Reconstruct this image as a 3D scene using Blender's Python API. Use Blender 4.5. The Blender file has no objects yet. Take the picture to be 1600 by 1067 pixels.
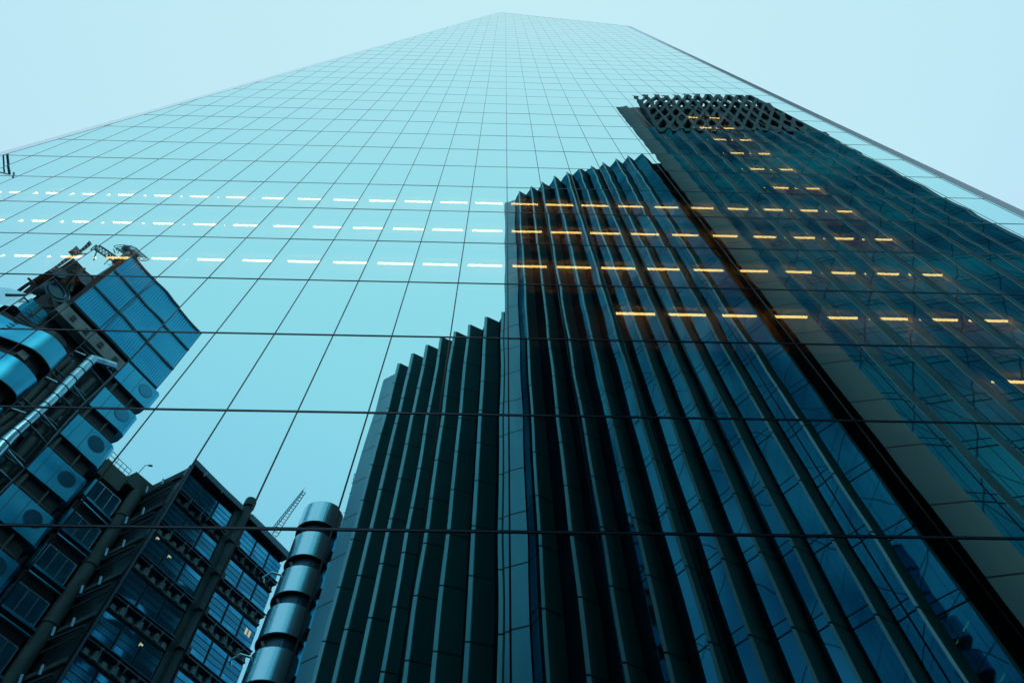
import bpy, math, random
from mathutils import Vector, Matrix, noise
random.seed(7)
sc = bpy.context.scene
COL = sc.collection

# ------------------------------------------------------------------ camera
CAM = Vector((0.0, -9.3746, 1.6))
Rm = Matrix(((0.99961744, -0.01895083, -0.0201453),
             (-0.02629372, -0.87707411, -0.4796349),
             (-0.00857944, 0.47998111, -0.87723687)))
cd = bpy.data.cameras.new('camera')
cam = bpy.data.objects.new('camera', cd)
COL.objects.link(cam)
cam.matrix_world = Matrix.Translation(CAM) @ Rm.to_4x4()
cd.sensor_width = 36.0
cd.lens = 36.0 * 1067 / 1600
cd.clip_start = 0.1
cd.clip_end = 5000
sc.camera = cam

# ------------------------------------------------------------------ world, sun, exposure
SUN_EL, SUN_AZ = math.radians(32), math.radians(20)
w = bpy.data.worlds.new('World')
sc.world = w
w.use_nodes = True
nt = w.node_tree
for n in list(nt.nodes):
    nt.nodes.remove(n)
def wn(t, **k):
    n = nt.nodes.new(t)
    for a, b in k.items():
        setattr(n, a, b)
    return n
sky = wn('ShaderNodeTexSky', sky_type='NISHITA', sun_disc=False, sun_elevation=SUN_EL, sun_rotation=SUN_AZ)
sky.air_density = 1.0; sky.dust_density = 3.0; sky.ozone_density = 1.0
skb = wn('ShaderNodeVectorMath', operation='SCALE'); skb.inputs['Scale'].default_value = 0.10
nt.links.new(sky.outputs[0], skb.inputs[0])
geo = wn('ShaderNodeTexCoord')
sep = wn('ShaderNodeSeparateXYZ')
nt.links.new(geo.outputs['Generated'], sep.inputs[0])
rmp = wn('ShaderNodeValToRGB')
cr = rmp.color_ramp
cr.elements[0].position = 0.0;  cr.elements[0].color = (0.26, 0.46, 0.72, 1)
cr.elements[1].position = 1.0;  cr.elements[1].color = (0.60, 0.92, 1.0, 1)
for p, c in ((0.45, (0.37, 0.62, 0.88)), (0.72, (0.515, 0.80, 0.985)), (0.82, (0.56, 0.875, 0.99)), (0.93, (0.58, 0.895, 0.995))):
    e = cr.elements.new(p); e.color = (*c, 1)
nt.links.new(sep.outputs['Z'], rmp.inputs[0])
mx = wn('ShaderNodeMix', data_type='RGBA'); mx.inputs[0].default_value = 0.90
nt.links.new(skb.outputs[0], mx.inputs[6]); nt.links.new(rmp.outputs[0], mx.inputs[7])
bg = wn('ShaderNodeBackground'); bg.inputs['Strength'].default_value = 1.0
nt.links.new(mx.outputs[2], bg.inputs[0])
wo = wn('ShaderNodeOutputWorld'); nt.links.new(bg.outputs[0], wo.inputs[0])

sd = bpy.data.lights.new('sun', 'SUN')
sd.energy = 0.5; sd.angle = math.radians(12); sd.color = (1.0, 0.93, 0.85)
sun = bpy.data.objects.new('sun', sd); COL.objects.link(sun)
sdir = Vector((math.sin(SUN_AZ) * math.cos(SUN_EL), math.cos(SUN_AZ) * math.cos(SUN_EL), math.sin(SUN_EL)))
sun.rotation_euler = sdir.to_track_quat('Z', 'Y').to_euler()
sc.view_settings.view_transform = 'Standard'
sc.view_settings.look = 'None'
sc.view_settings.exposure = 0.0
sc.view_settings.gamma = 1.0
sc.cycles.max_bounces = 12
sc.cycles.glossy_bounces = 8
sc.cycles.transparent_max_bounces = 12
sc.cycles.diffuse_bounces = 3
sc.cycles.sample_clamp_indirect = 6.0
sc.cycles.caustics_reflective = True

# ------------------------------------------------------------------ materials
def mat(name, color=(.2, .2, .2), rough=.5, metal=0.0, emit=None, estr=0.0, spec=.5):
    m = bpy.data.materials.new(name); m.use_nodes = True
    b = m.node_tree.nodes['Principled BSDF']
    b.inputs['Base Color'].default_value = (*color, 1)
    b.inputs['Roughness'].default_value = rough
    b.inputs['Metallic'].default_value = metal
    b.inputs['Specular IOR Level'].default_value = spec
    if emit:
        b.inputs['Emission Color'].default_value = (*emit, 1)
        b.inputs['Emission Strength'].default_value = estr
    return m

def nd(m, t, **k):
    n = m.node_tree.nodes.new(t)
    for a, b in k.items():
        setattr(n, a, b)
    return n
def lk(m, a, b):
    m.node_tree.links.new(a, b)
def mth(m, op, a, b=None):
    n = nd(m, 'ShaderNodeMath', operation=op)
    for i, v in enumerate((a, b)):
        if v is None: continue
        if isinstance(v, (int, float)): n.inputs[i].default_value = v
        else: lk(m, v, n.inputs[i])
    return n.outputs[0]

def vary(m, c1, c2, scale=(1, 1, 1), detail=3, lo=.35, hi=.65, rough=None, bump=0):
    """mix two colours by a stretched noise in object space"""
    b = m.node_tree.nodes['Principled BSDF']
    tc = nd(m, 'ShaderNodeTexCoord'); mp = nd(m, 'ShaderNodeMapping'); mp.inputs['Scale'].default_value = scale
    lk(m, tc.outputs['Object'], mp.inputs[0])
    nz = nd(m, 'ShaderNodeTexNoise'); nz.inputs['Scale'].default_value = 1; nz.inputs['Detail'].default_value = detail
    lk(m, mp.outputs[0], nz.inputs['Vector'])
    mr = nd(m, 'ShaderNodeMapRange'); mr.inputs[1].default_value = lo; mr.inputs[2].default_value = hi
    lk(m, nz.outputs[0], mr.inputs[0])
    mi = nd(m, 'ShaderNodeMix', data_type='RGBA')
    lk(m, mr.outputs[0], mi.inputs[0]); mi.inputs[6].default_value = (*c1, 1); mi.inputs[7].default_value = (*c2, 1)
    lk(m, mi.outputs[2], b.inputs['Base Color'])
    if rough:
        m2 = nd(m, 'ShaderNodeMapRange'); m2.inputs[3].default_value = rough[0]; m2.inputs[4].default_value = rough[1]
        lk(m, mr.outputs[0], m2.inputs[0]); lk(m, m2.outputs[0], b.inputs['Roughness'])
    if bump:
        bp = nd(m, 'ShaderNodeBump'); bp.inputs['Strength'].default_value = bump; bp.inputs['Distance'].default_value = .05
        lk(m, nz.outputs[0], bp.inputs['Height']); lk(m, bp.outputs[0], b.inputs['Normal'])
    return mi

def joints(m, bands, pitch, dark=(.004, .006, .008)):
    """thin dark horizontal joints at every storey: bands = [(start, width)]"""
    b = m.node_tree.nodes['Principled BSDF']
    tc = nd(m, 'ShaderNodeTexCoord'); sp = nd(m, 'ShaderNodeSeparateXYZ')
    lk(m, tc.outputs['Object'], sp.inputs[0])
    f = mth(m, 'FLOORED_MODULO', sp.outputs['Z'], pitch)
    tot = None
    for s, wd in bands:
        a = mth(m, 'MULTIPLY', mth(m, 'GREATER_THAN', f, s), mth(m, 'LESS_THAN', f, s + wd))
        tot = a if tot is None else mth(m, 'MAXIMUM', tot, a)
    mi = nd(m, 'ShaderNodeMix', data_type='RGBA')
    lk(m, tot, mi.inputs[0])
    src = b.inputs['Base Color'].links
    if src:
        lk(m, src[0].from_socket, mi.inputs[6])
    else:
        mi.inputs[6].default_value = b.inputs['Base Color'].default_value
    mi.inputs[7].default_value = (*dark, 1)
    lk(m, mi.outputs[2], b.inputs['Base Color'])

M = {}
# reflective solar-control glass of the tower: metal-like coating that lets a little of the inside through
g = bpy.data.materials.new('coated_glass'); g.use_nodes = True
gt = g.node_tree
for n in list(gt.nodes): gt.nodes.remove(n)
pb = nd(g, 'ShaderNodeBsdfPrincipled')
pb.inputs['Base Color'].default_value = (.545, .975, 1.0, 1)
pb.inputs['Metallic'].default_value = 1; pb.inputs['Roughness'].default_value = 0.0
tr = nd(g, 'ShaderNodeBsdfTransparent'); tr.inputs[0].default_value = (.62, .72, .70, 1)
lw = nd(g, 'ShaderNodeLayerWeight'); lw.inputs[0].default_value = .5
f5 = mth(g, 'MULTIPLY', mth(g, 'POWER', lw.outputs['Facing'], 6.0), .10)
fac = mth(g, 'ADD', f5, .885)
ms = nd(g, 'ShaderNodeMixShader')
lk(g, fac, ms.inputs[0]); lk(g, tr.outputs[0], ms.inputs[1]); lk(g, pb.outputs[0], ms.inputs[2])
mo = nd(g, 'ShaderNodeOutputMaterial'); lk(g, ms.outputs[0], mo.inputs[0])
M['glass'] = g
M['gasket'] = mat('dark_gasket', (.008, .012, .016), .24, spec=.5)
M['rail'] = mat('anodised_rail', (.10, .14, .17), .4, .8)
M['fin_in'] = mat('inner_mullion', (.05, .045, .04), .5)
M['slab'] = mat('ceiling_panel', (.75, .48, .33), .8, spec=.1)
M['part'] = mat('plaster_partition', (.85, .56, .38), .8, spec=.1)
M['lamp'] = mat('lamp_diffuser', (.9, .7, .4), .5, 0, (1.0, .60, .17), 14)
M['lamp_house'] = mat('lamp_housing', (.3, .25, .2), .5)
M['edge'] = mat('satin_metal_edge', (.7, .75, .82), .4, .6)
vary(M['edge'], (.68, .74, .83), (.78, .83, .90), (.3, .3, .2))
M['edge_lit'] = mat('bright_reflection_edge', (.93, .95, .97), .3, .97)  # left trim: brighter sky reflection put into a paler, glossier copy
M['shell'] = mat('dark_cladding', (.05, .06, .07), .4)
# curved tower
M['w_fin'] = mat('dark_fin_panel', (.02, .07, .08), .7, 0.0, spec=.08)  # dark teal metal of the fin sides
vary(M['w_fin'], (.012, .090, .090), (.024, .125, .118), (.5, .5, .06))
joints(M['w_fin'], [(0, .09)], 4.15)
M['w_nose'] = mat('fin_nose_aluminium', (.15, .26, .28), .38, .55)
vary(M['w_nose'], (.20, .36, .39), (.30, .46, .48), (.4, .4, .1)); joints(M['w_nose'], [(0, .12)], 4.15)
M['w_wall'] = mat('end_wall_panel', (.16, .27, .29), .36, .4)
vary(M['w_wall'], (.08, .26, .33), (.14, .33, .40), (.6, .6, .12)); joints(M['w_wall'], [(0, .12)], 4.15)
M['w_glass'] = mat('blue_vision_glass', (.05, .22, .34), .03, .85)
vary(M['w_glass'], (.003, .045, .085), (.020, .120, .175), (.25, .25, .12), 2); joints(M['w_glass'], [(0, .10), (.62, .07)], 4.15)
def braces(m, pitch, wd, dark, vert=0):
    """faint crossing brace lines behind the glazing"""
    b = m.node_tree.nodes['Principled BSDF']
    tc = nd(m, 'ShaderNodeTexCoord'); sp = nd(m, 'ShaderNodeSeparateXYZ'); lk(m, tc.outputs['Object'], sp.inputs[0])
    nz = nd(m, 'ShaderNodeTexNoise'); nz.inputs['Scale'].default_value = .35; lk(m, tc.outputs['Object'], nz.inputs['Vector'])
    x = mth(m, 'ADD', mth(m, 'MULTIPLY', sp.outputs['X'], 1.9), mth(m, 'MULTIPLY', nz.outputs[0], 1.6))
    tot = None
    for op in ('ADD', 'SUBTRACT'):
        f = mth(m, 'FLOORED_MODULO', mth(m, op, sp.outputs['Z'], x), pitch)
        a = mth(m, 'LESS_THAN', f, wd); tot = a if tot is None else mth(m, 'MAXIMUM', tot, a)
    if vert:
        tot = mth(m, 'MAXIMUM', tot, mth(m, 'LESS_THAN', mth(m, 'FLOORED_MODULO', sp.outputs['X'], vert), .05))
    tot = mth(m, 'MULTIPLY', tot, .75)
    mi = nd(m, 'ShaderNodeMix', data_type='RGBA'); lk(m, tot, mi.inputs[0])
    lk(m, b.inputs['Base Color'].links[0].from_socket, mi.inputs[6]); mi.inputs[7].default_value = (*dark, 1)
    lk(m, mi.outputs[2], b.inputs['Base Color'])
braces(M['w_glass'], 8.3, .10, (.004, .01, .015))
M['w_glass_far'] = mat('dark_reflection_glass', (.02, .12, .18), .03, .85)  # darker copy of the tier glass, dark reflections put into its tint
vary(M['w_glass_far'], (.0015, .022, .045), (.008, .10, .125), (.12, .12, .10), 3, .3, .7); joints(M['w_glass_far'], [(0, .12), (.62, .09)], 4.15)
braces(M['w_glass_far'], 6.2, .20, (.002, .006, .010), .74)
def plain_gloss(m, rough=.02):
    """dark tinted glass: a plain tinted mirror over a near-black body"""
    b = m.node_tree.nodes['Principled BSDF']; src = b.inputs['Base Color'].links[0].from_socket
    gl = nd(m, 'ShaderNodeBsdfGlossy'); gl.inputs['Roughness'].default_value = rough; lk(m, src, gl.inputs[0])
    df = nd(m, 'ShaderNodeBsdfDiffuse'); df.inputs[0].default_value = (.003, .010, .014, 1)
    ad = nd(m, 'ShaderNodeAddShader'); lk(m, gl.outputs[0], ad.inputs[0]); lk(m, df.outputs[0], ad.inputs[1])
    out = [n for n in m.node_tree.nodes if n.type == 'OUTPUT_MATERIAL'][0]; lk(m, ad.outputs[0], out.inputs[0])
plain_gloss(M['w_glass']); plain_gloss(M['w_glass_far'])
M['w_wall_far'] = mat('grey_stone_end_wall', (.1, .17, .17), .7, spec=.2)
vary(M['w_wall_far'], (.095, .165, .165), (.135, .205, .195), (.5, .5, .1)); joints(M['w_wall_far'], [(0, .10)], 4.15)
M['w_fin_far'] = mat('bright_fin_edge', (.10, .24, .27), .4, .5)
M['pale_lattice'] = mat('pale_crane_paint', (.80, .85, .88), .5)
M['w_core'] = mat('dark_core', (.01, .014, .018), .6)
M['w_rib'] = mat('crown_rib_metal', (.03, .075, .085), .7, 0, spec=.1)
vary(M['w_rib'], (.008, .05, .058), (.02, .085, .095), (.5, .5, .5))
# steel and concrete buildings
M['l_blue'] = mat('polished_steel_cladding', (.05, .44, .62), .3, .9)
vary(M['l_blue'], (.022, .29, .46), (.06, .40, .56), (.15, .15, .25), 2, rough=(.25, .38))
M['l_corr'] = mat('ribbed_steel_panel', (.04, .40, .58), .34, .9)
vary(M['l_corr'], (.022, .29, .46), (.05, .37, .54), (.1, .1, .2), 2)
M['l_steel'] = mat('brushed_stainless', (.42, .56, .62), .26, .95)
vary(M['l_steel'], (.58, .72, .78), (.70, .82, .86), (1.3, 1.3, .02), 2, rough=(.22, .3))
M['l_conc'] = mat('dark_concrete', (.05, .085, .085), .8)  # dark grey-green concrete, mottled by noise
vary(M['l_conc'], (.035, .062, .064), (.07, .105, .10), (.8, .8, .4), 4, bump=.2)
M['l_beige'] = mat('pale_concrete', (.20, .24, .24), .8)
vary(M['l_beige'], (.15, .19, .19), (.25, .29, .28), (.9, .9, .5), 4, bump=.2)
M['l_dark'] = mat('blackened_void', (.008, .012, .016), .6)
M['l_glass'] = mat('office_glazing', (.05, .30, .46), .06, .85)
vary(M['l_glass'], (.02, .20, .34), (.07, .36, .52), (.5, .5, .6), 2)
M['l_port'] = mat('porthole_glass', (.035, .20, .30), .15, .75)
M['l_frame'] = mat('steel_frame', (.06, .12, .15), .4, .6)
M['l_pipe'] = mat('galvanised_duct', (.30, .48, .56), .25, .95)
vary(M['l_pipe'], (.22, .38, .46), (.40, .58, .64), (2, 2, .8), 4)
M['crane'] = mat('crane_lattice_paint', (.10, .17, .20), .5, .3)
M['lit'] = mat('lit_room_fitting', (.8, .6, .4), .5, 0, (1.0, .55, .32), .75)
# ground
M['asph'] = mat('street_asphalt', (.05, .05, .05), .9); vary(M['asph'], (.04, .04, .042), (.06, .06, .058), (3, 3, 3), 5, bump=.3)
M['pave'] = mat('granite_paving', (.18, .18, .175), .8); vary(M['pave'], (.14, .14, .14), (.21, .21, .2), (2, 2, 2), 5, bump=.2)
M['kerb'] = mat('granite_kerb', (.25, .25, .24), .8)

# ------------------------------------------------------------------ mesh helpers
class MB:
    def __init__(s): s.v = []; s.f = []; s.sm = False
    def quad(s, a, b, c, d):
        n = len(s.v); s.v += [Vector(p) for p in (a, b, c, d)]; s.f.append((n, n+1, n+2, n+3)); return s
    def poly(s, pts):
        n = len(s.v); s.v += [Vector(p) for p in pts]; s.f.append(tuple(range(n, n+len(pts)))); return s
    def obox(s, o, a, b, c):
        """box from corner o with edge vectors a, b, c"""
        o, a, b, c = map(Vector, (o, a, b, c)); n = len(s.v)
        s.v += [o, o+a, o+a+b, o+b, o+c, o+a+c, o+a+b+c, o+b+c]
        s.f += [tuple(n+i for i in q) for q in ((0,3,2,1),(4,5,6,7),(0,1,5,4),(1,2,6,5),(2,3,7,6),(3,0,4,7))]
        return s
    def box(s, x0, x1, y0, y1, z0, z1):
        return s.obox((x0, y0, z0), (x1-x0, 0, 0), (0, y1-y0, 0), (0, 0, z1-z0))
    def prism(s, pts, z0, z1, caps=True):
        n = len(s.v); k = len(pts)
        s.v += [Vector((p[0], p[1], z0)) for p in pts] + [Vector((p[0], p[1], z1)) for p in pts]
        for i in range(k):
            j = (i+1) % k; s.f.append((n+i, n+j, n+k+j, n+k+i))
        if caps: s.f += [tuple(n+i for i in reversed(range(k))), tuple(n+k+i for i in range(k))]
        return s
    def tube(s, p, q, r, k=10, r2=None):
        p, q = Vector(p), Vector(q); d = (q-p).normalized()
        a = d.orthogonal().normalized(); b = d.cross(a); r2 = r if r2 is None else r2
        n = len(s.v)
        for P, R_ in ((p, r), (q, r2)):
            for i in range(k):
                t = 2*math.pi*i/k; s.v.append(P + (a*math.cos(t)+b*math.sin(t))*R_)
        for i in range(k):
            j = (i+1) % k; s.f.append((n+i, n+j, n+k+j, n+k+i))
        s.f += [tuple(n+i for i in reversed(range(k))), tuple(n+k+i for i in range(k))]
        return s
    def path(s, pts, r, k=8):
        for a, b in zip(pts, pts[1:]): s.tube(a, b, r, k)
        return s
    def ring(s, c, ax, R_, r, k=20):
        c = Vector(c); ax = Vector(ax).normalized(); a = ax.orthogonal().normalized(); b = ax.cross(a)
        P = [c + (a*math.cos(2*math.pi*i/k)+b*math.sin(2*math.pi*i/k))*R_ for i in range(k+1)]
        return s.path(P, r, 5)

def build(name, mb, m, parent=None, base=(0, 0, 0), flip=False, smooth=False, label=None, kind=None, cat=None, group=None):
    """link the shapes as one mesh object; flip = given on the far (mirror) side of the street, y sign changed to stand where it really is"""
    bx, by, bz = base
    vs = [((v[0]) - bx, (-v[1] if flip else v[1]) - by, v[2] - bz) for v in mb.v]
    me = bpy.data.meshes.new(name)
    me.from_pydata(vs, [], [tuple(reversed(f)) for f in mb.f] if flip else mb.f)
    me.materials.append(M[m] if isinstance(m, str) else m)
    if smooth: me.shade_smooth()
    me.update()
    o = bpy.data.objects.new(name, me); COL.objects.link(o)
    if parent: o.parent = parent
    else: o.location = base
    tag(o, label, cat, group, kind)
    return o
def tag(o, label=None, cat=None, group=None, kind=None):
    if label: o['label'] = label
    if cat: o['category'] = cat
    if group: o['group'] = group
    if kind: o['kind'] = kind
def empty(name, loc, label, cat, group=None):
    o = bpy.data.objects.new(name, None); COL.objects.link(o); o.location = loc
    tag(o, label, cat, group); return o

# ------------------------------------------------------------------ ground
build('ground', MB().quad((-900, -900, 0), (900, -900, 0), (900, 900, 0), (-900, 900, 0)), 'asph', kind='structure')
build('road', MB().quad((-200, -8.6, .004), (200, -8.6, .004), (200, -3.2, .004), (-200, -3.2, .004)), 'asph', kind='structure')
build('pavement', MB().box(-60, 60, -2.95, 0.3, -.02, .12), 'pave', kind='structure')
build('pavement', MB().box(-60, 60, -24, -8.85, -.02, .12), 'pave', kind='structure')
build('kerb', MB().box(-60, 60, -3.2, -2.95, -.02, .13), 'kerb', kind='structure')
build('kerb', MB().box(-60, 60, -8.85, -8.6, -.02, .13), 'kerb', kind='structure')

# ------------------------------------------------------------------ glass tower
X0, W, Z0, H = 0.2854, 1.67358, 11.2291, 3.85
XR = 23.85
APEX = (-0.94, 180.8)
def xl(z): return -26.37 + (z - 38.0) / 5.6225
def zt(x):
    if x <= APEX[0]: return 38.0 + (x + 26.37) * 5.6225
    return APEX[1] + (x - APEX[0]) * (147.7 - APEX[1]) / (XR - APEX[0])
def clip(poly, f):
    out = []
    for i in range(len(poly)):
        a, b = poly[i], poly[(i+1) % len(poly)]; fa, fb = f(a), f(b)
        if fa >= 0: out.append(a)
        if fa*fb < 0:
            t = fa/(fa-fb); out.append((a[0]+(b[0]-a[0])*t, a[1]+(b[1]-a[1])*t))
    return out
TB = (0, 0, 0)
tower = empty('glass_tower', TB, 'soaring mirrored glass tower with a sloping left edge and pointed top', 'skyscraper')

def inside(x, z): return xl(z) < x < XR and z < zt(x)
def visible_px(x, z):
    c = Rm.transposed() @ (Vector((x, 0, z)) - CAM)
    return 800 + 1067*c.x/-c.z, 533.5 - 1067*c.y/-c.z
NX, NZ = 6, 10
def pane_grid(tx, tz, A, B, ph):
    """a toughened pane with the slight bow and roller wave of real glass, centred on its own origin"""
    mb = MB(); hw, hh = W/2-.004, H/2-.004
    for j in range(NZ+1):
        for i in range(NX+1):
            x = -hw + 2*hw*i/NX; z = -hh + 2*hh*j/NZ
            y = A*math.cos(math.pi*x/W)*math.cos(math.pi*z/H) + B*math.sin(2*math.pi*z/1.9+ph)*math.cos(math.pi*x/W*.6) + tx*x + tz*z
            mb.v.append(Vector((x, y, z)))
    for j in range(NZ):
        for i in range(NX):
            n = j*(NX+1)+i; mb.f.append((n, n+1, n+NX+2, n+NX+1))
    return mb
full, cut = [], []
for n in range(-3, 45):
    for i in range(-20, 15):
        x0, x1, z0, z1 = X0+i*W, X0+(i+1)*W, Z0+n*H, Z0+(n+1)*H
        if n == -3: z0 = .12
        if i == 14: x1 = XR
        if n > -3 and i < 14 and inside(x0, z0) and inside(x1, z0) and inside(x0, z1) and inside(x1, z1):
            u, v = visible_px((x0+x1)/2, (z0+z1)/2)
            d = (Vector(((x0+x1)/2, 0, (z0+z1)/2)) - CAM).length
            area = 1e5/d**3 if -60 < u < 1660 and -60 < v < 1120 else 0
            full.append((area, i, n))
        else:
            p = [(x0, z0), (x1, z0), (x1, z1), (x0, z1)]
            p = clip(p, lambda q: q[0]-xl(q[1])); p = p and clip(p, lambda q: XR-q[0]); p = p and clip(p, lambda q: zt(max(q[0], APEX[0]))-q[1])
            if len(p) > 2: cut.append(p)
full.sort(reverse=True)
rest = MB()
for k, (a, i, n) in enumerate(full):
    ra = random.Random(i*131+n*17)
    tx, tz = ra.uniform(-.0012, .0012), ra.uniform(-.0011, .0011)
    mb = pane_grid(tx, tz, ra.uniform(.0006, .0018), ra.uniform(-.0004, .0004), ra.uniform(0, 6))
    c = Vector((X0+(i+.5)*W, 0, Z0+(n+.5)*H))
    if k < 100:
        o = build('glass_pane', mb, 'glass', tower, smooth=True); o.location = c
    else:
        b = len(rest.v); rest.v += [v+c for v in mb.v]; rest.f += [tuple(q+b for q in f) for f in mb.f]
for p in cut: rest.poly([(x, 0, z) for x, z in p])
build('glass_pane', rest, 'glass', tower, smooth=True, kind='stuff')

for i in range(-22, 15):
    x = X0+i*W
    if x < xl(0)+.1: continue
    top = zt(x)
    if top < 4: continue
    z0 = .12
    if x > XR-.1: continue
    mb = MB().box(x-.018, x+.018, -.0052, .04, z0, top)
    build('mullion', mb, 'gasket', tower)
    mf = MB().box(x-.032, x+.032, .042, .26, z0, top-.2)
    build('inner_mullion', mf, 'fin_in', tower)
def xtop(z):   # right end of a row near the sloping top
    if z < 147.7: return XR
    return APEX[0] + (z-APEX[1])*(XR-APEX[0])/(147.7-APEX[1])
for n in range(-3, 44):
    z = Z0+n*H
    if z < 3 or z > APEX[1]-1: continue
    TW, PR = (.040, .008) if n < 3 else ((.034, .006) if n < 12 else (.028, .005))
    t = build('transom', MB().box(xl(z), xtop(z), -PR, .038, z-TW, z+TW), 'gasket', tower)
    if n <= 3: build('rail', MB().box(xl(z)+.02, xtop(z)-.02, -.014, -.0085, z-.02, z+.02), 'rail', t)
# storey floors and ceilings behind the glass
for n in range(-3, 44):
    zb, ztop = Z0+n*H+.75*H, Z0+(n+1)*H-.06
    if ztop > APEX[1]-6: continue
    build('floor_slab', MB().box(xl(ztop)+.5, xtop(ztop)-.4, .27, 16, zb, ztop), 'slab', tower)
# metal corner trims
mb = MB(); y1 = .05
za, zc = 0.1, APEX[1]
mb.prism([(0, 0)], 0, 0, False) if False else None
def strip(p, q, wo, wi=0):   # p, q on the glass edge; wo outward offset in x
    m_ = MB(); a, b = Vector((p[0], -.012, p[1])), Vector((q[0], -.012, q[1]))
    o1, o2 = Vector((wo, .075, .0)), Vector((wo, .075, .0))
    n = len(m_.v)
    d = Vector((0, .3, 0))
    m_.v += [a, b, b+o2, a+o1, a+d, b+d, b+o2+d, a+o1+d]
    m_.f += [(0,1,2,3), (7,6,5,4), (0,4,5,1), (1,5,6,2), (2,6,7,3), (3,7,4,0)]
    return m_
build('corner_trim', strip((xl(za), za), (APEX[0], APEX[1]), -.85), 'edge_lit', tower, label='pale sloping left corner trim')
build('corner_trim', strip((XR, za), (XR, 147.7), .86), 'edge', tower, label='grey vertical right corner trim')
build('roof_trim', MB().obox((APEX[0], -.012, APEX[1]), (XR-APEX[0], 0, 147.7-APEX[1]), (0, .5, 0), (0, 0, .35)), 'edge', tower)
# sides, back and roof
D = 30
build('side_wall', MB().quad((xl(.1), .3, .1), (APEX[0], .3, APEX[1]), (APEX[0], D, APEX[1]-8), (xl(.1)+2, D, .1)), 'shell', tower)
build('side_wall', MB().quad((XR+.4, .3, .1), (XR+.4, .3, 147.7), (XR+.4, D, 147.7), (XR+.4, D, .1)), 'shell', tower)
build('back_wall', MB().poly([(xl(.1)+2, D, .1), (XR+.4, D, .1), (XR+.4, D, 147.7), (APEX[0], D, APEX[1]-8)]), 'shell', tower)
build('roof', MB().quad((APEX[0], .3, APEX[1]-.1), (XR+.4, .3, 147.6), (XR+.4, D, 147.6), (APEX[0], D, APEX[1]-8.1)), 'shell', tower)

# rooms with lit ceilings
def lamp_proto():
    r = empty('ceiling_lamp', (0, 0, 0), 'x', 'ceiling lamp')
    L = .385*W
    build('housing', MB().box(-L-.03, L+.03, -.022, .022, .0, .20), 'lamp_house', r)
    build('diffuser', MB().box(-L, L, -.036, .036, -.045, -.001), 'lamp', r)
    return r
proto = lamp_proto(); first = True
ROWN = {1: 'lowest lit storey', 2: 'short lit row', 3: 'lowest full-width lit row', 4: 'middle full-width lit row', 5: 'top full-width lit row'}
ORD = ['first', 'second', 'third', 'fourth', 'fifth', 'sixth', 'seventh', 'eighth', 'ninth', 'tenth', 'eleventh', 'twelfth', 'thirteenth', 'fourteenth', 'fifteenth', 'sixteenth', 'seventeenth', 'eighteenth', 'nineteenth']
def put_lamp(i, n, label, group):
    global first
    loc = (X0+(i+.5)*W, .44, Z0+(n+.75)*H-.201)
    if first:
        o = proto; first = False
    else:
        o = proto.copy(); COL.objects.link(o)
        for ch in proto.children:
            c = ch.copy(); COL.objects.link(c); c.parent = o
    o.location = loc; o['label'] = label; o['group'] = group
for n in range(1, 12):
    if n in (3, 4, 5): rng = range(-19, 10)
    elif n == 2: rng = range(2, 10)
    else: rng = (8, 9)
    for i in rng:
        if X0+i*W < xl(Z0+(n+1)*H)+.4: continue
        u_, v_ = visible_px(X0+(i+.5)*W, Z0+(n+.7)*H)
        if u_ < -30: continue
        if n >= 3 and n <= 5:
            lab = ('white ceiling lamp, %s to the left of the reflected dark tower, %s' % (ORD[-1-i], ROWN[n])) if i < 0 else ('yellow ceiling lamp, %s from the left over the reflected dark tower, %s' % (ORD[i], ROWN[n]))
            g_ = 'ceiling strip lamps of the ' + ROWN[n]
        elif n == 2:
            lab = '%s yellow ceiling lamp from the left in the short lit row' % ORD[i-2]; g_ = 'ceiling strip lamps of the short lit row'
        elif n == 1:
            lab = '%s yellow ceiling lamp of the lowest lit storey at the right edge' % ('left' if i == 8 else 'right'); g_ = 'ceiling lamps of the lowest lit storey'
        else:
            lab = '%s yellow ceiling lamp of the pair in the %s storey above the full-width rows' % ('left' if i == 8 else 'right', ORD[n-6])
            g_ = 'paired ceiling lamps in the upper lit storeys'
        put_lamp(i, n, lab, g_)
for n in range(1, 12):
    zb = Z0+n*H+.0; zc = Z0+n*H+.75*H
    for i in ([10] if n not in (2, 1) else [10]) + ([8] if n in (2, 6, 7, 8, 9, 10, 11) else []):
        build('partition', MB().box(X0+i*W-.12, X0+i*W-.02, .30, 4.0, zb, zc), 'part', tower)
    build('back_partition', MB().box(X0-18*W if n in (3, 4, 5) and xl(zb) < X0-18*W else max(xl(zc)+.6, X0-18*W), X0+13*W, 4.0, 4.1, zb, zc), 'part', tower)

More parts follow.
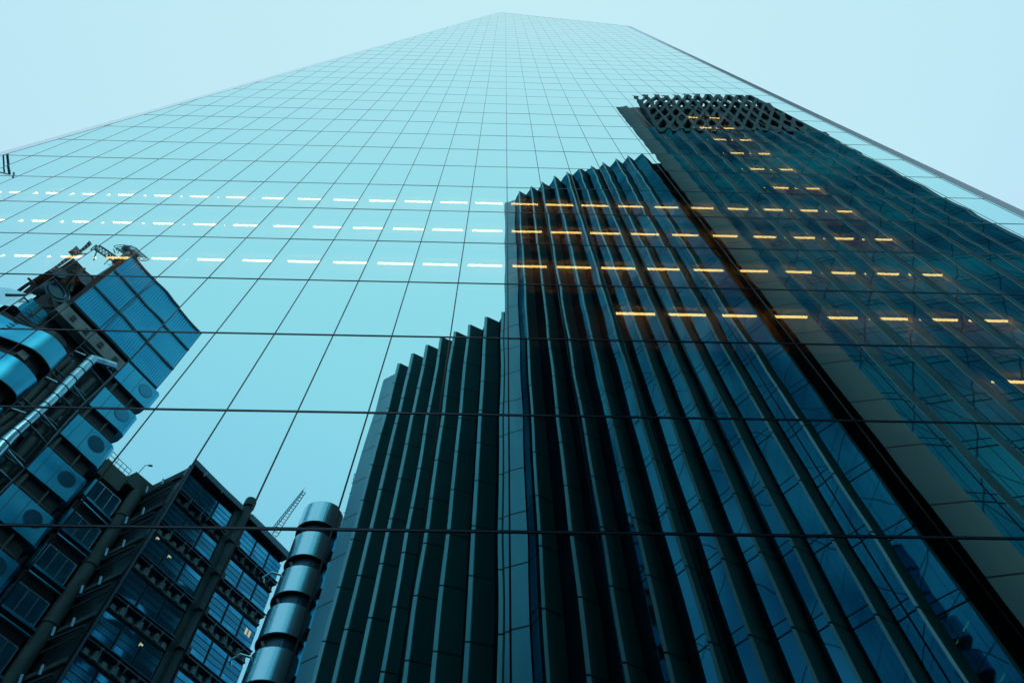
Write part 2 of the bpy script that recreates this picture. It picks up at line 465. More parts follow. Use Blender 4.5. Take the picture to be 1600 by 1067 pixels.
# ------------------------------------------------------------------ curved office tower across the street (stands behind the camera, seen mirrored)
ctow = empty('curved_office_tower', (16, -15, 0), 'dark curved office tower of stepped tiers with saw-tooth vertical fins and a lattice crown', 'office tower')
CB = (16, -15, 0)
def V2(p, z): return (p[0], p[1], z)
def lerp(a, b, t): return (a[0]+(b[0]-a[0])*t, a[1]+(b[1]-a[1])*t)
def unit(a, b):
    d = math.hypot(b[0]-a[0], b[1]-a[1]); return ((b[0]-a[0])/d, (b[1]-a[1])/d)
def wbuild(name, mb, m, parent=None, **k):
    return build(name, mb, m, parent or ctow, CB, True, **k)
def tooth_row(tips, roots, top, finw, nose, prev, ndir=(-1, .1), gm_='w_glass', nmt='w_nose', fmt='w_fin'):
    q = prev
    for t, r in zip(tips, roots):
        # glazing from the last root to this tip, its top edge rising to the tip
        pw = unit(q, t)
        e = lerp(q, t, .98)
        gm = MB()
        nrm = (-pw[1]*.05, pw[0]*.05)
        gm.obox((q[0], q[1], .12), (e[0]-q[0], e[1]-q[1], 0), (nrm[0], nrm[1], 0), (0, 0, top-1.3-.12))
        wbuild('glazing', gm, gm_)
        # fin from tip to root with a pale nose
        u_ = unit(t, r); n_ = (-u_[1]*finw, u_[0]*finw)
        fm = MB()
        a = (t[0], t[1]); b = (r[0], r[1])
        n0 = len(fm.v)
        fm.v += [Vector(V2(a, .12)), Vector(V2(b, .12)), Vector((b[0]+n_[0], b[1]+n_[1], .12)), Vector((a[0]+n_[0], a[1]+n_[1], .12)),
                 Vector(V2(a, top)), Vector(V2(b, top-.35)), Vector((b[0]+n_[0], b[1]+n_[1], top-.35)), Vector((a[0]+n_[0], a[1]+n_[1], top))]
        fm.f += [(0,3,2,1),(4,5,6,7),(0,1,5,4),(1,2,6,5),(2,3,7,6),(3,0,4,7)]
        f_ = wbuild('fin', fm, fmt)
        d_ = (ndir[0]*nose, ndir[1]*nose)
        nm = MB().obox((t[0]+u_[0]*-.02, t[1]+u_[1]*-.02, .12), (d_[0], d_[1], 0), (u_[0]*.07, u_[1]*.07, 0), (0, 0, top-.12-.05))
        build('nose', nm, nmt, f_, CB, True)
        # glass balustrade between fins at the roof
        rb = MB().obox((q[0], q[1], top-1.28), (e[0]-q[0], e[1]-q[1], 0), (nrm[0]*.5, nrm[1]*.5, 0), (0, 0, .9))
        wbuild('balustrade', rb, 'w_glass')
        q = r
    return q
# tier 1 (lowest, left)
T1w = [(-11.78, 28.48), (-10.47, 27.61)]
T1t = [(-9.99, 26.41), (-8.59, 25.33), (-7.13, 24.28), (-5.67, 23.30), (-4.23, 22.45), (-2.78, 21.65), (-1.2, 20.85), (.40, 20.28)]
T1r = [(t[0]+1.15, t[1]+.36) for t in T1t]
wbuild('end_wall', MB().prism([T1w[0], T1w[1], (-10.2, 28.2), (-11.5, 29.2)], .12, 62), 'w_wall')
tooth_row(T1t, T1r, 62, .12, .22, (-10.40, 27.55))
wbuild('core', MB().prism([(-11.6, 28.75), (-10.4, 27.95)] + [(r[0]+.05, r[1]+.35) for r in T1r] + [(1.6, 44), (-12.4, 44)], .12, 61), 'w_core')
# tier 2 (middle)
T2w = [(.50, 20.16), (1.95, 19.62)]
T2t = [(2.64, 18.41), (4.25, 17.60), (5.85, 16.88), (7.50, 16.17), (9.2, 15.52), (10.9, 14.97), (12.55, 14.5), (14.15, 14.06), (15.85, 13.6), (17.55, 13.12), (19.35, 12.72)]
T2r = [(t[0]+.88, t[1]+.52) for t in T2t[:-1]] + [(20.9, 14.0)]
wbuild('end_wall', MB().prism([T2w[0], T2w[1], (2.2, 20.2), (.52, 20.9)], .12, 97), 'w_wall')
tooth_row(T2t, T2r, 97, .12, .15, (2.02, 19.62))
wbuild('core', MB().prism([(.7, 20.5), (2.1, 19.9)] + [(r[0]+.05, r[1]+.3) for r in T2r] + [(21.3, 40), (.8, 40)], .12, 96), 'w_core')
# tier 3 (highest, right)
wbuild('end_wall', MB().prism([(19.68, 11.41), (21.55, 11.14), (21.75, 11.9), (20.2, 11.9)], .12, 125), 'w_wall_far')
wbuild('return_wall', MB().prism([(20.9, 14.0), (22.6, 14.0), (22.6, 14.4), (21.2, 14.4)], .12, 96.4), 'w_core')
T3t = [(23.16+2.27*k, 11.25 - .12*k + .0045*k*k) for k in range(11)]
T3r = [(t[0]+.78, t[1]+.16) for t in T3t]
wbuild('end_wall', MB().prism([T3r[-1], (49.2, 13.4), (48.6, 13.9), (T3r[-1][0]-.2, T3r[-1][1]+.4)], .12, 118), 'w_wall')
tooth_row(T3t, T3r, 108, .12, .13, (21.57, 11.18), (-.8, .55), 'w_glass_far', 'w_fin_far', 'w_rib')
wbuild('core', MB().prism([(20.5, 12.0), (22.0, 12.1)] + [(r[0]+.05, r[1]+.3) for r in T3r] + [(48.4, 14.4), (51, 34), (42, 34), (22.9, 14.5)], .12, 107), 'w_core')
wbuild('plant_screen', MB().prism([(22.0, 12.3)] + [(r[0]+.05, r[1]+.6) for r in T3r] + [(48.4, 14.8), (50, 28), (38, 28), (23.2, 14.6)], 107.02, 129), 'w_core')
# lattice crown
nodes = []
for k in range(11):
    nodes.append((T3t[k][0], T3t[k][1]))
nodes.append((T3r[-1][0]+1.2, T3r[-1][1]+.2)); nodes.append((48.9, 13.2))
crown = MB()
def rib(a, b, wd=.36, dp=.85):
    a, b = Vector(a), Vector(b); d = (b-a).normalized()
    s_ = Vector((.08, .99, 0)).normalized(); t_ = d.cross(s_).normalized()
    return MB().obox(a - t_*wd/2 - s_*.1, b-a, t_*wd, s_*dp)
def along(q_):
    q_ = max(0, min(len(nodes)-1.001, q_*.84)); i_ = int(q_); return lerp(nodes[i_], nodes[i_+1], q_-i_)
levels = [103.5, 108.9, 114.3, 119.7, 125.1, 130.5, 136]
NQ = (len(nodes)-1)/.84
for k in range(-1, len(nodes)+8):
    zz = MB()
    for j in range(len(levels)-1):
        top_ = k - .16*(len(levels)-2-j)
        for dq in (-.16, -1.16):
            qa, qb = top_, top_+dq
            if min(qa, qb) < -.05 or max(qa, qb) > NQ: continue
            pa, pb = along(qa), along(qb)
            r_ = rib((pb[0], pb[1], levels[j]), (pa[0], pa[1], levels[j+1]), .54, .65)
            b = len(zz.v); zz.v += r_.v; zz.f += [tuple(q+b for q in f) for f in r_.f]
    if not zz.v: continue
    if k < NQ and k >= 0:
        pa = along(k); zz.tube((pa[0], pa[1]+.3, 136), (pa[0], pa[1]+.3, 138.8), .07, 6); zz.tube((pa[0]-.35, pa[1]+.3, 138.6), (pa[0]+.35, pa[1]+.3, 138.8), .05, 5)
    wbuild('lattice_rib', zz, 'w_rib')

# ------------------------------------------------------------------ steel-clad service tower with pods (left)
P0 = Vector((-40.23, 35.09, 0)); U = Vector((-.5194, -.8545, 0)); N = Vector((.8545, -.5194, 0)); Zv = Vector((0, 0, 1))
def L(u, off, z): return P0 + U*u + N*off + Zv*z
def lbox(mb, u0, u1, o0, o1, z0, z1):
    return mb.obox(L(u0, o0, z0), U*(u1-u0), N*(o1-o0), Zv*(z1-z0))
SB = (-44, -28, 0)
st = empty('service_tower', SB, 'steel-clad service tower with porthole pods and a big ribbed plant room box on top', 'building')
def sb(name, mb, m, parent=None, smooth=False, label=None):
    return build(name, mb, m, parent or st, SB, True, smooth, label)
# plant room: three ribbed bands
box = sb('plant_room', lbox(MB(), .05, 12.6, -9, -.06, 69.9, 84), 'l_dark')
zb = [70.05, 74.4, 79.1, 83.75]
for a in range(3):
    rb = MB()
    z0, z1 = zb[a]+.12, zb[a+1]-.28
    k = 0; u_ = .12
    while u_ < 12.45:
        p = [L(u_, -.05, 0), L(u_+.08, .02, 0), L(u_+.2, .02, 0), L(u_+.28, -.05, 0)]
        rb.prism([(q.x, q.y) for q in p], z0, z1); u_ += .28
    sb('ribbed_panel', rb, 'l_corr', box)
    ed = MB(); lbox(ed, 0, 12.65, -.05, .10, zb[a+1]-.20, zb[a+1]-.08); lbox(ed, 0, 12.65, -.05, .10, zb[a+1]+.0, zb[a+1]+.09)
    u_ = .1
    while u_ < 12.5:
        lbox(ed, u_, u_+.14, -.05, .16, zb[a+1]-.26, zb[a+1]-.20); u_ += .3
    sb('seam', ed, 'l_frame', box)
for u_ in (4.25, 8.45):
    sb('panel_joint', lbox(MB(), u_-.04, u_+.04, -.04, .03, 70.1, 83.7), 'l_frame', box)
sd_ = MB()
for k in range(30):
    sd_.obox(L(-.02, -.3-k*.28, 70.1), N*-.14, U*-.05, Zv*13.7)
sb('side_ribs', sd_, 'l_corr', box)
# body
sb('shaft', lbox(MB(), .2, 15, -9, -1.4, .12, 69.8), 'l_dark')
sb('ring_beam', lbox(MB(), 4.3, 13.4, -1.2, -.05, 67.4, 69.2), 'l_beige')
rb = MB(); 
for u_ in (5.2, 7.1, 9.4, 11.2): lbox(rb, u_, u_+.5, -.04, .05, 67.9, 68.7)
sb('beam_socket', rb, 'l_dark')
for k in range(11):
    zt_ = 69.7-5.28*k; zb_ = zt_-3.25
    pod = sb('pod', MB().prism([(q.x, q.y) for q in (L(-.7, -3.2, 0), L(-.95, -1.2, 0), L(-.8, -.25, 0), L(-.45, 0, 0), L(4.25, 0, 0), L(4.25, -3.2, 0))], zb_, zt_), 'l_blue')
    pj = MB()
    for u_ in (1.95, 3.25): lbox(pj, u_-.03, u_+.03, -.02, .012, zb_+.05, zt_-.05)
    sb('joint', pj, 'l_frame', pod)
    c = L(.85, 0, (zb_+zt_)/2+.3)
    rg = MB().tube(c+N*-.02, c+N*.03, .88, 28); sb('porthole_rim', rg, 'l_frame', pod)
    rg = MB().tube(c+N*.0, c+N*.036, .81, 28); sb('porthole', rg, 'l_port', pod)
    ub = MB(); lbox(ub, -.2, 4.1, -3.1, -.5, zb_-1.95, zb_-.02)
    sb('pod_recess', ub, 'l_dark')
    br = MB(); lbox(br, 3.4, 3.7, -.6, -.2, zb_-1.9, zb_-.05); lbox(br, 1.2, 1.35, -.55, -.2, zb_-1.9, zb_-.05); br.tube(L(3.9, -.3, zb_-1.6), L(.1, -.35, zb_-1.6), .12, 8)
    sb('bracket', br, 'l_conc')
# duct riser and cross ties
dm = MB().tube(L(7.05, .55, 2), L(7.05, .55, 65.4), .46, 20); dm.tube(L(7.05, .55, 65.4), L(5.2, .3, 67.2), .40, 16)
duct = sb('duct', dm, 'l_pipe', smooth=False)
dr = MB(); z = 4.0
while z < 65: dr.ring(L(7.05, .55, z), Zv, .48, .05, 20); z += 1.55
sb('flange', dr, 'l_frame', duct)
tm = MB()
for k in range(12):
    z = 66.2-5.28*k
    tm.tube(L(6.6, .5, z), L(4.6, -.1, z+.2), .13, 8); tm.tube(L(6.6, .2, z-1.6), L(4.6, -.3, z-1.4), .10, 8)
    tm.tube(L(7.6, .2, z-.8), L(8.8, -.5, z-.8), .12, 8)
sb('pipe_tie', tm, 'l_pipe')
pm = MB()
for u_, o_, r_ in ((5.6, -.6, .42), (8.3, -.7, .30), (5.0, -.9, .2), (7.6, -1.0, .35)):
    pm.tube(L(u_, o_, 1), L(u_, o_, 64.5), r_, 12)
sb('riser_pipe', pm, 'l_conc')
mc = MB(); rr = random.Random(3)
for k in range(70):
    u_ = rr.uniform(4.9, 8.9); z = rr.uniform(30, 67)
    lbox(mc, u_, u_+rr.uniform(.2, .8), -1.35, -rr.uniform(.5, .95), z, z+rr.uniform(.2, .9))
sb('service_box', mc, 'l_frame')
# frames between pods and duct: sloping light rail
fr = MB()
for k in range(12):
    z = 67-5.28*k
    fr.tube(L(4.55, .05, z), L(4.55, .05, z-5.2), .09, 6); fr.tube(L(4.9, -.1, z), L(8.9, -.4, z), .10, 6); fr.tube(L(4.9, -.1, z-.7), L(8.9, -.4, z-.7), .07, 6)
sb('access_frame', fr, 'l_frame')

# rounded stair tower beside it
ss = empty('stair_tower', (-53, -22, 0), 'rounded steel stair tower of stacked curved bands beside the porthole pods', 'stair tower')
def rnd(off=0):
    c = [(9.05, -3.2), (9.05, -.9), (9.08, -.2), (9.22, .22), (9.55, .55), (10.1, .78), (10.8, .88), (11.5, .80), (12.3, .45), (13.2, -.15), (14.2, -.85), (15.3, -1.45), (16.2, -1.95), (17.2, -2.9), (18.2, -4.3)]
    out = []
    for i, p in enumerate(c):
        a = c[max(i-1, 0)]; b = c[min(i+1, len(c)-1)]; t = unit(a, b)
        out.append((p[0]+t[1]*off, p[1]-t[0]*off))
    return out
def soft(p, n=2):
    for _ in range(n):
        q = [p[0]]
        for a, b in zip(p, p[1:]): q += [a.lerp(b, .25), a.lerp(b, .75)]
        p = q + [p[-1]]
    return p
for k in range(13):
    z1 = 63.4-5.08*k+ (0 if k else 0); z0 = z1-3.0
    pts = soft([L(u_, o_, 0) for u_, o_ in rnd()])
    bd = MB(); ptsi = soft([L(u_, o_, 0) for u_, o_ in rnd(.3)])
    bd.prism([(p.x, p.y) for p in pts], z0, z1, False); bd.f.pop()
    b_ = build('steel_band', bd, 'l_blue', ss, (-53, -22, 0), True, True)
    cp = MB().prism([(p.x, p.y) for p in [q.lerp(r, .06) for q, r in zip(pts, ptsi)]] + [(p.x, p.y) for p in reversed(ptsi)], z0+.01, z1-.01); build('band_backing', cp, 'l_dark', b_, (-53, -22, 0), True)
    e_ = MB(); e_.path([p+Zv*(z0-.05) for p in [q+N*.05 for q in pts]], .06, 6)
    build('lip', e_, 'l_beige', b_, (-53, -22, 0), True)
    ld = MB(); ld.obox(L(11.2, -.35, z0-1.2), U*.8, N*.6, Zv*.9); build('vent_box', ld, 'l_beige', b_, (-53, -22, 0), True)
tb = MB(); pts = soft([L(u_, o_, 0) for u_, o_ in rnd(.0)][11:])
tb.prism([(p.x, p.y) for p in pts], 65.4, 68.4, False); tb.f.pop()
b_ = build('steel_band', tb, 'l_steel', ss, (-53, -22, 0), True, True)
core = [L(u_, o_, 0) for u_, o_ in rnd(.75)]
build('core', MB().prism([(p.x, p.y) for p in core] + [(L(18, -7, 0).x, L(18, -7, 0).y), (L(9.6, -7, 0).x, L(9.6, -7, 0).y)], .12, 65), 'l_dark', ss, (-53, -22, 0), True)
tb = MB(); lbox(tb, 13.2, 15.4, -2.0, -1.4, 65.2, 67.6); build('steel_band', tb, 'l_blue', ss, (-53, -22, 0), True)

# roof plant beside the plant room
rp = empty('roof_plant', (-53, -24, 66), 'dark tangle of roof machinery, tanks and pipes left of the ribbed plant room', 'machinery')
def rpb(name, mb, m): return build(name, mb, m, rp, (-53, -24, 66), True)
rpb('end_frame', lbox(MB(), 12.7, 13.3, -8, -1, 69.3, 82.5), 'l_dark')
tk = MB(); tk.tube(L(14.6, -1.6, 71.2), L(14.6, -6, 71.2), 1.35, 20); tk.ring(L(14.6, -1.55, 71.2), N, 1.4, .1); tk.ring(L(14.6, -1.5, 71.2), N, .9, .07)
tk.tube(L(13.9, -1.2, 75.6), L(13.9, -5, 75.6), 1.0, 18); tk.ring(L(13.9, -1.15, 75.6), N, 1.05, .09)
tk.tube(L(16, -1.4, 73.5), L(16, -5, 73.5), .9, 18); rpb('tank', tk, 'l_frame')
pp = MB()
for k in range(26):
    a = L(rr.uniform(12.8, 16.6), rr.uniform(-3, -.6), rr.uniform(66.5, 76)); b = a + U*rr.uniform(-1.2, 1.2) + Zv*rr.choice((0, rr.uniform(-3, 3)))
    pp.tube(a, b, rr.uniform(.06, .16), 6)
rpb('pipework', pp, 'l_conc')
dk = MB(); lbox(dk, 12.6, 16.6, -6, -3, 66, 79); lbox(dk, 9, 13.6, -4, -1.5, 66.2, 67.4); rpb('housing', dk, 'l_dark')
lv = MB()
for k in range(14): lbox(lv, 16.7, 17.0, -6+.0, -.8, 72.0+k*.62, 72.35+k*.62)
rpb('louvre_screen', lv, 'l_beige')
ld = MB()
for k in range(9): ld.tube(L(13.2, -.9, 62+k*.5), L(14.9, -.9, 61.6+k*.5), .07, 5)
rpb('ladder', ld, 'l_steel')
# roof crane with hoops
rc = empty('roof_crane', (-47, -25, 84), 'small lattice roof crane with hooped drum on top of the ribbed plant room', 'crane')
def rcb(name, mb, m): return build(name, mb, m, rc, (-47, -25, 84), True)
hp = MB()
for k in range(8): hp.ring(L(13.9-k*.30, -2.4, 87.1+k*.1), (U*.72+N*.62+Zv*.2), 1.3-.02*k, .055, 22)
hp.tube(L(14.2, -2.6, 87.1), L(12.0, -2.2, 87.6), .35, 8)
rcb('hooped_drum', hp, 'crane')
jb = MB()
A_ = [L(12.2, -2.5, 84.2), L(16.4, -3.0, 82.6)]
for s_ in (0, 1):
    jb.path([p+Zv*s_*1.2 for p in A_], .11, 6)
for k in range(13):
    t = k/12; a = A_[0].lerp(A_[1], t); b = A_[0].lerp(A_[1], min(1, t+.083))
    jb.tube(a, a+Zv*1.2, .06, 5); jb.tube(a, b+Zv*1.2, .06, 5)
rcb('jib', jb, 'crane')
bs = MB()
for k in range(46):
    a = L(rr.uniform(12.0, 14.4), rr.uniform(-3.2, -1.2), rr.uniform(83.0, 86.0)); b = a + Vector((rr.uniform(-.7, .7), rr.uniform(-.7, .7), rr.uniform(-1.2, 1.2)))
    bs.tube(a, b, rr.uniform(.05, .10), 5)
lbox(bs, 11.4, 13.6, -3.2, -1.6, 84, 86)
rcb('machinery', bs, 'crane')
fl = MB(); lbox(fl, 16.6, 17.4, -3.4, -2.7, 79.6, 80.6); fl.path([L(16.6, -3, 80.4), L(15.6, -3, 83.4), L(14.9, -3, 81.4)], .08, 6); rcb('lamp_bracket', fl, 'crane')

# concrete wing with window boxes, left of the office block
cw = empty('concrete_wing', (-38, -38, 0), 'dark concrete wing with protruding window boxes and a fat round column', 'building')
def cb(name, mb, m, parent=None): return build(name, mb, m, parent or cw, (-38, -38, 0), True)
cb('wall', lbox(MB(), -7.0, -1.0, -8, -1.5, .12, 57.0), 'l_dark')
cb('roof_slab', lbox(lbox(MB(), -4.0, -.9, -8, -.2, 55.6, 57.8), -7.2, -4.2, -8, 0, 57.0, 58.95), 'l_conc')
rl = MB()
for k in range(6): rl.tube(L(-.9-k*.58, -.3, 57.8), L(-.9-k*.58, -.3, 58.9), .035, 5)
for z in (58.35, 58.9): rl.tube(L(-.9, -.3, z), L(-3.8, -.3, z), .035, 5)
cb('railing', rl, 'crane')
ml = MB().path([L(-4.5, -.3, 58.9), L(-4.6, -.2, 60.6), L(-4.9, -.1, 60.9)], .04, 6); ml.tube(L(-4.85, -.1, 60.8), L(-5.15, 0, 61.0), .12, 8)
cb('mast_lamp', ml, 'crane')
for k in range(9):
    z1 = 54.85-4.22*k; z0 = z1-2.25
    wf = cb('window_box', MB().prism([(q.x, q.y) for q in (L(-1.45, -1.4, 0), L(-1.55, -.1, 0), L(-4.7, -.1, 0), L(-4.95, -1.4, 0))], z0-.12, z1+.1), 'l_frame')
    pn = MB()
    for a, b in ((-1.68, -2.62), (-2.72, -3.66), (-3.76, -4.62)): lbox(pn, b, a, -.09, -.06, z0+.02, z1-.08)
    cb('pane', pn, 'l_glass', wf)
    fr_ = MB()
    for a in (-1.62, -2.67, -3.71, -4.66): lbox(fr_, a-.035, a+.035, -.095, -.03, z0-.05, z1)
    lbox(fr_, -4.7, -1.6, -.095, -.03, z1-.07, z1); lbox(fr_, -4.7, -1.6, -.095, -.03, z0-.05, z0+.02)
    cb('window_frame', fr_, 'l_steel', wf)
    sl = MB(); lbox(sl, -4.95, -1.35, -.3, .16, z0-.36, z0-.14); sl.tube(L(-1.3, .1, z0-.9), L(-4.9, .1, z0-.9), .10, 6); lbox(sl, -1.5, -1.2, -1.3, -.12, z0, z1)
    cb('sill', sl, 'l_blue', wf)
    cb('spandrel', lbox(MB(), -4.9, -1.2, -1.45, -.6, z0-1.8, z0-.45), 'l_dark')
cm = MB(); z = .12
cm.tube(L(-5.75, -.3, .12), L(-5.75, -.3, 57.0), .68, 24)
for k in range(8): cm.tube(L(-5.75, -.3, 53.6-k*6.4), L(-5.75, -.3, 53.9-k*6.4), .78, 24)
cb('column', cm, 'l_conc')

# office block with banded windows
ob = empty('office_block', (-30, -46, 0), 'banded office block with three-pane windows, exposed beams and a concrete corner column', 'building')
PG = Vector((-32.13, 37.96, 0)); UG = -U
def G(u, off, z): return PG + UG*u + N*off + Zv*z
def gbox(mb, u0, u1, o0, o1, z0, z1): return mb.obox(G(u0, o0, z0), UG*(u1-u0), N*(o1-o0), Zv*(z1-z0))
def gb(name, mb, m, parent=None, **k): return build(name, mb, m, parent or ob, (-30, -46, 0), True, **k)
gb('body', gbox(MB(), 0.1, 15.4, -7, -.9, .12, 59.7), 'l_dark')
gb('parapet', gbox(MB(), 0, 7.4, -1.0, .12, 59.3, 60.0), 'l_frame'); gb('parapet', gbox(MB(), 8.9, 15.6, -1.0, .12, 59.3, 60.1), 'l_frame')
gb('corner_post', gbox(MB(), -.1, .18, -1, .05, .12, 59.3), 'l_frame')
for k in range(12):
    zt_ = 58.25-4.3*k
    for wing, (ua, ub_) in enumerate(((.22, 6.85), (8.85, 15.3))):
        bay = (ub_-ua)/3
        for j in range(3):
            a = ua+bay*j+.07; b = a+bay-.14
            wf = gb('window', gbox(MB(), a, b, -.88, -.30, zt_-2.45, zt_), 'l_frame')
            pn = MB()
            for r_ in range(4):
                if k and r_ in (1, 2): continue
                z1 = zt_-.06-.6*r_; gbox(pn, a+.06, b-.06, -.29, -.26, z1-.50, z1)
            gb('pane', pn, 'l_glass', wf)
            if k:
                dp = MB()
                for r_ in (1, 2):
                    z1 = zt_-.06-.6*r_; gbox(dp, a+.06, b-.06, -.29, -.26, z1-.52, z1)
                gb('vision_pane', dp, 'l_port', wf)
        bm = MB(); gbox(bm, ua, ub_, -.7, .10, zt_-3.05, zt_-2.92); gbox(bm, ua, ub_, -.5, .22, zt_-2.80, zt_-2.72); gbox(bm, ua, ub_, -.9, -.5, zt_-4.2, zt_-2.6)
        gb('floor_edge', bm, 'l_frame')
        bk = MB()
        for j in range(7):
            c = ua+(ub_-ua)*(j+.5)/7
            gbox(bk, c-.22, c+.22, -.5, -.12+.12*(j % 2), zt_-4.0, zt_-3.55+.25*(j % 2)); gbox(bk, c-.42, c+.42, -.5, -.22, zt_-3.95, zt_-3.75)
        gb('beam_bracket', bk, 'l_beige' if k else 'l_conc')
        tb = MB()
        for j in (1, 2): c = ua+(ub_-ua)*j/3+.9; tb.tube(G(c, .1, zt_-3.55), G(c, .35, zt_-3.05), .09, 6)
        for j in (0, 1): c = ua+(ub_-ua)*(j+.5)/2.6+.4; tb.tube(G(c-.3, .1, zt_+.75), G(c-.3, .35, zt_+1.25), .08, 6)
        gb('downlight', tb, 'l_steel')
cl = MB(); cl.tube(G(8.25, -.2, .12), G(8.25, -.2, 61.2), .52, 20); cl.tube(G(8.2, -.2, 60.6), G(8.2, -.2, 61.6), .72, 20); cl.tube(G(8.2, -.2, 61.6), G(8.3, -.2, 62.0), .72, 20, .35)
gbox(cl, 6.95, 8.75, -.9, -.3, .12, 60)
for k in range(12): gbox(cl, 7.5, 8.85, -.6, .42, 55.0-4.3*k, 55.8-4.3*k)
gb('corner_column', cl, 'l_conc')
# receding left flank with diagonal pipes
fk = MB()
fk.obox(G(-.1, -.9, .12), N*-6.4, UG*.5, Zv*59); gb('flank_wall', fk, 'l_dark')
fp = MB()
for k in range(13):
    z = 58.4-4.3*k
    fp.obox(G(-.35, -.7, z-.9), N*-5.6, UG*.3, Zv*.5); fp.tube(G(-.5, -.8, z-2), G(-.5, -6.4, z-1.6), .14, 6); fp.tube(G(-.45, -.8, z-2.8), G(-.45, -6.4, z-2.8), .09, 6)
gb('flank_beam', fp, 'l_conc')
ft = MB()
for k in range(13):
    for o_ in (-2.4, -4.6): ft.tube(G(-.7, o_, 56.8-4.3*k), G(-.9, o_, 57.5-4.3*k), .11, 6)
gb('downlight', ft, 'l_steel')
# a few lit fittings inside
for (u_, z_) in ((.75, 49.7), (2.75, 49.0), (4.4, 40.6)):
    lt = MB(); gbox(lt, u_, u_+.34, -.255, -.245, z_-.16, z_+.02); gbox(lt, u_, u_+.08, -.255, -.245, z_-.3, z_-.16); gb('ceiling_fitting', lt, 'lit')
lt = MB(); gbox(lt, 13.9, 14.2, -.255, -.245, 48.2, 48.9); gbox(lt, 14.35, 14.65, -.255, -.245, 48.2, 48.9); gb('lit_window', lt, 'lit')

# drum stair tower
ds = empty('drum_stair_tower', (-16.8, -38, 0), 'slim stair tower of stacked shiny steel drums', 'stair tower')
def db(name, mb, m, parent=None, smooth=False): return build(name, mb, m, parent or ds, (-16.8, -38, 0), True, smooth)
cx, cy, R_ = -16.85, 38.3, 1.98
db('core', MB().tube((cx+.1, cy+.1, .12), (cx+.1, cy+.1, 50), 1.7, 24), 'l_frame')
for k in range(13):
    z1 = (52.3 if k == 0 else 52.45-4.02*k); z0 = z1-2.8
    kk = 40; dmb = MB()
    dmb.tube((cx, cy, z0), (cx, cy, z1), R_, kk); dmb.f = dmb.f[:-2]
    d_ = db('drum', dmb, 'l_steel', smooth=True)
    db('drum_floor', MB().tube((cx, cy, z0+.02), (cx, cy, z0+.1), R_-.01, kk), 'l_dark', d_); db('drum_roof', MB().tube((cx, cy, z1-.1), (cx, cy, z1-.02), R_-.01, kk), 'l_dark', d_)
    db('lip', MB().ring((cx, cy, z0), Zv, R_+.02, .05, 32), 'l_beige', d_)
    a = math.radians(-68); db('seam', MB().box(cx+math.cos(a)*(R_+.005)-.015, cx+math.cos(a)*(R_+.005)+.015, cy+math.sin(a)*(R_+.005)-.02, cy+math.sin(a)*(R_+.005)+.02, z0+.05, z1-.03), 'l_frame', d_)
    dl = MB(); dl.tube((cx-.7, cy-1.35, z0-1.1), (cx-1.15, cy-1.3, z0-.35), .14, 8); db('bracket', dl, 'l_beige')
    if k in (2, 4):
        rl = MB().path([(cx-1.7, cy-.8, z1-.1), (cx-2.6, cy-1.0, z1+.05), (cx-3.3, cy-.6, z1-.15), (cx-3.4, cy, z1-.15)], .09, 8); db('handrail', rl, 'l_steel')
# window boxes between the drums and the curved tower
bx = empty('window_stack', (-12, -38, 0), 'narrow stack of blue steel boxes squeezed between the drums and the curved tower', 'building')
for k in range(12):
    z1 = 50.4-4.15*k
    b_ = build('steel_box', MB().box(-15.4, -12.3, 38.0, 40.5, z1-2.9, z1), 'l_blue', bx, (-12, -38, 0), True)
    build('recess', MB().box(-15.2, -12.4, 38.5, 40.5, z1-4.15, z1-2.9), 'l_dark', b_, (-12, -38, 0), True)

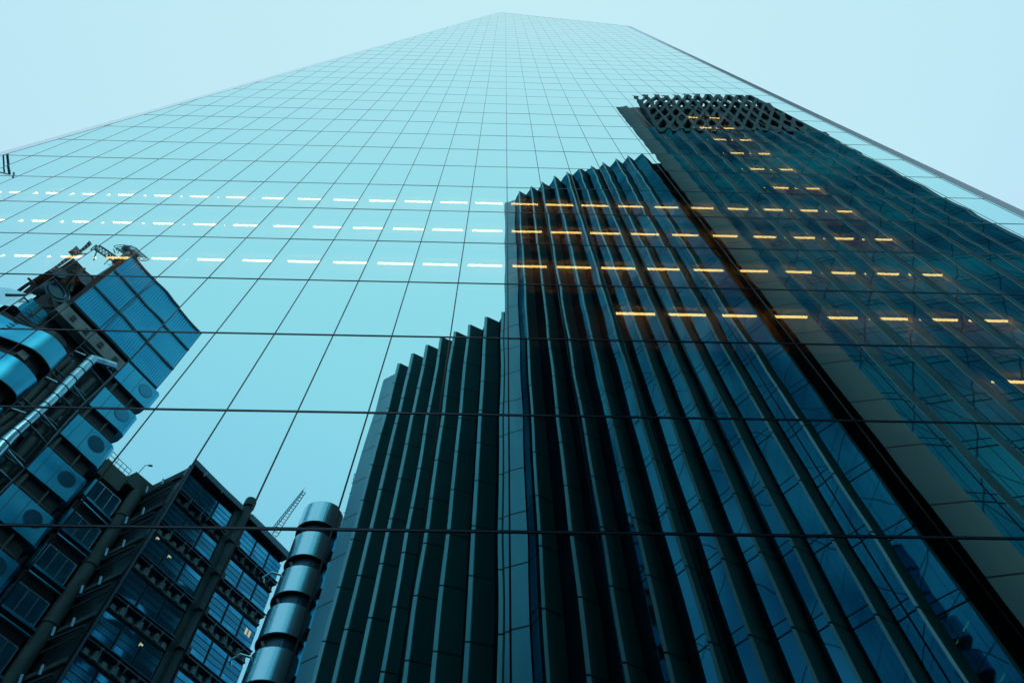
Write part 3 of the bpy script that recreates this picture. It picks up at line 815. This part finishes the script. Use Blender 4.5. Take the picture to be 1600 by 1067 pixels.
# distant site crane
kc = empty('tower_crane', (-30, -64, 0), 'pale lattice jib of a distant site crane rising behind the office block', 'crane')
a0, a1 = Vector((-31.9, 62.5, 74.5)), Vector((-27.6, 57.3, 77.6))
jb = MB(); sd2 = Vector((.45, .35, 0)); up = Vector((-.2, .1, .8))
for o_ in (Vector(), sd2, up): jb.tube(a0+o_*1.3, a1+o_*.6, .07, 5)
for k in range(15):
    t = k/15; p = a0.lerp(a1, t); q = a0.lerp(a1, t+1/15); f_ = 1.3-.7*t
    jb.tube(p, q+up*f_, .045, 4); jb.tube(p+up*f_, q+sd2*f_, .045, 4); jb.tube(p, p+sd2*f_, .045, 4)
build('jib', jb, 'pale_lattice', kc, (-30, -64, 0), True)
build('hoist_rope', MB().tube(a0+Vector((-1.2, 1.0, -.4)), a1+Vector((.1, 0, .9)), .03, 4), 'pale_lattice', kc, (-30, -64, 0), True)
mt = MB()
for dx in (0, 1.2):
    for dy in (0, 1.2): mt.tube((a0.x+dx-.6, a0.y+dy, 0.1), (a0.x+dx-.6, a0.y+dy, 74), .08, 5)
for k in range(50):
    z = k*1.45+.3; mt.tube((a0.x-.6, a0.y, z), (a0.x+.6, a0.y, z+1.4), .05, 4); mt.tube((a0.x-.6, a0.y+1.2, z), (a0.x-.6, a0.y, z+1.4), .05, 4)
build('mast', mt, 'pale_lattice', kc, (-30, -64, 0), True)

# open mesh screen standing just past the left end of the curved tower
mscr = empty('mesh_screen', (-14.4, -40, 0), 'tangled metal mesh screen peeping past the left edge of the curved tower', 'screen')
ms_ = MB(); rm = random.Random(11)
for k in range(230):
    z = rm.uniform(40, 71); x = -14.35 + rm.uniform(-.55, .8) - (.25*(1 if z < 60 else 0)); a = rm.uniform(0, 6.3)
    p = Vector((x, 40+rm.uniform(-.3, .3), z)); d = Vector((math.cos(a)*.45, rm.uniform(-.1, .1), math.sin(a)*1.1))
    q = p+Vector((d.z*.3, 0, -d.x*.8+.5)); ms_.path([p-d, p, q, p+d], .035, 4)
for x in (-14.0, -13.4): ms_.tube((x, 40, .1), (x, 40, 70), .06, 6)
build('mesh', ms_, 'crane', mscr, (-14.4, -40, 0), True)
# roof davit far to the left
dv = empty('roof_davit', (-64, -15, 0), 'thin dark davit crane at the far left edge', 'crane')
dm_ = MB(); a = L(30.9, -8.7, 91); b = L(28.8, -10, 90.2)
dm_.path([a, b], .16, 5); dm_.path([a-Zv*.2+U*.5, b-Zv*.5+U*.4], .10, 5); dm_.path([b-U*.6, b+Zv*.9], .12, 5); dm_.tube(L(30.9, -8.7, .1), a, .12, 6); dm_.path([L(30.9, -8.7, 84), b], .08, 5)
build('frame', dm_, 'crane', dv, (-64, -15, 0), True)
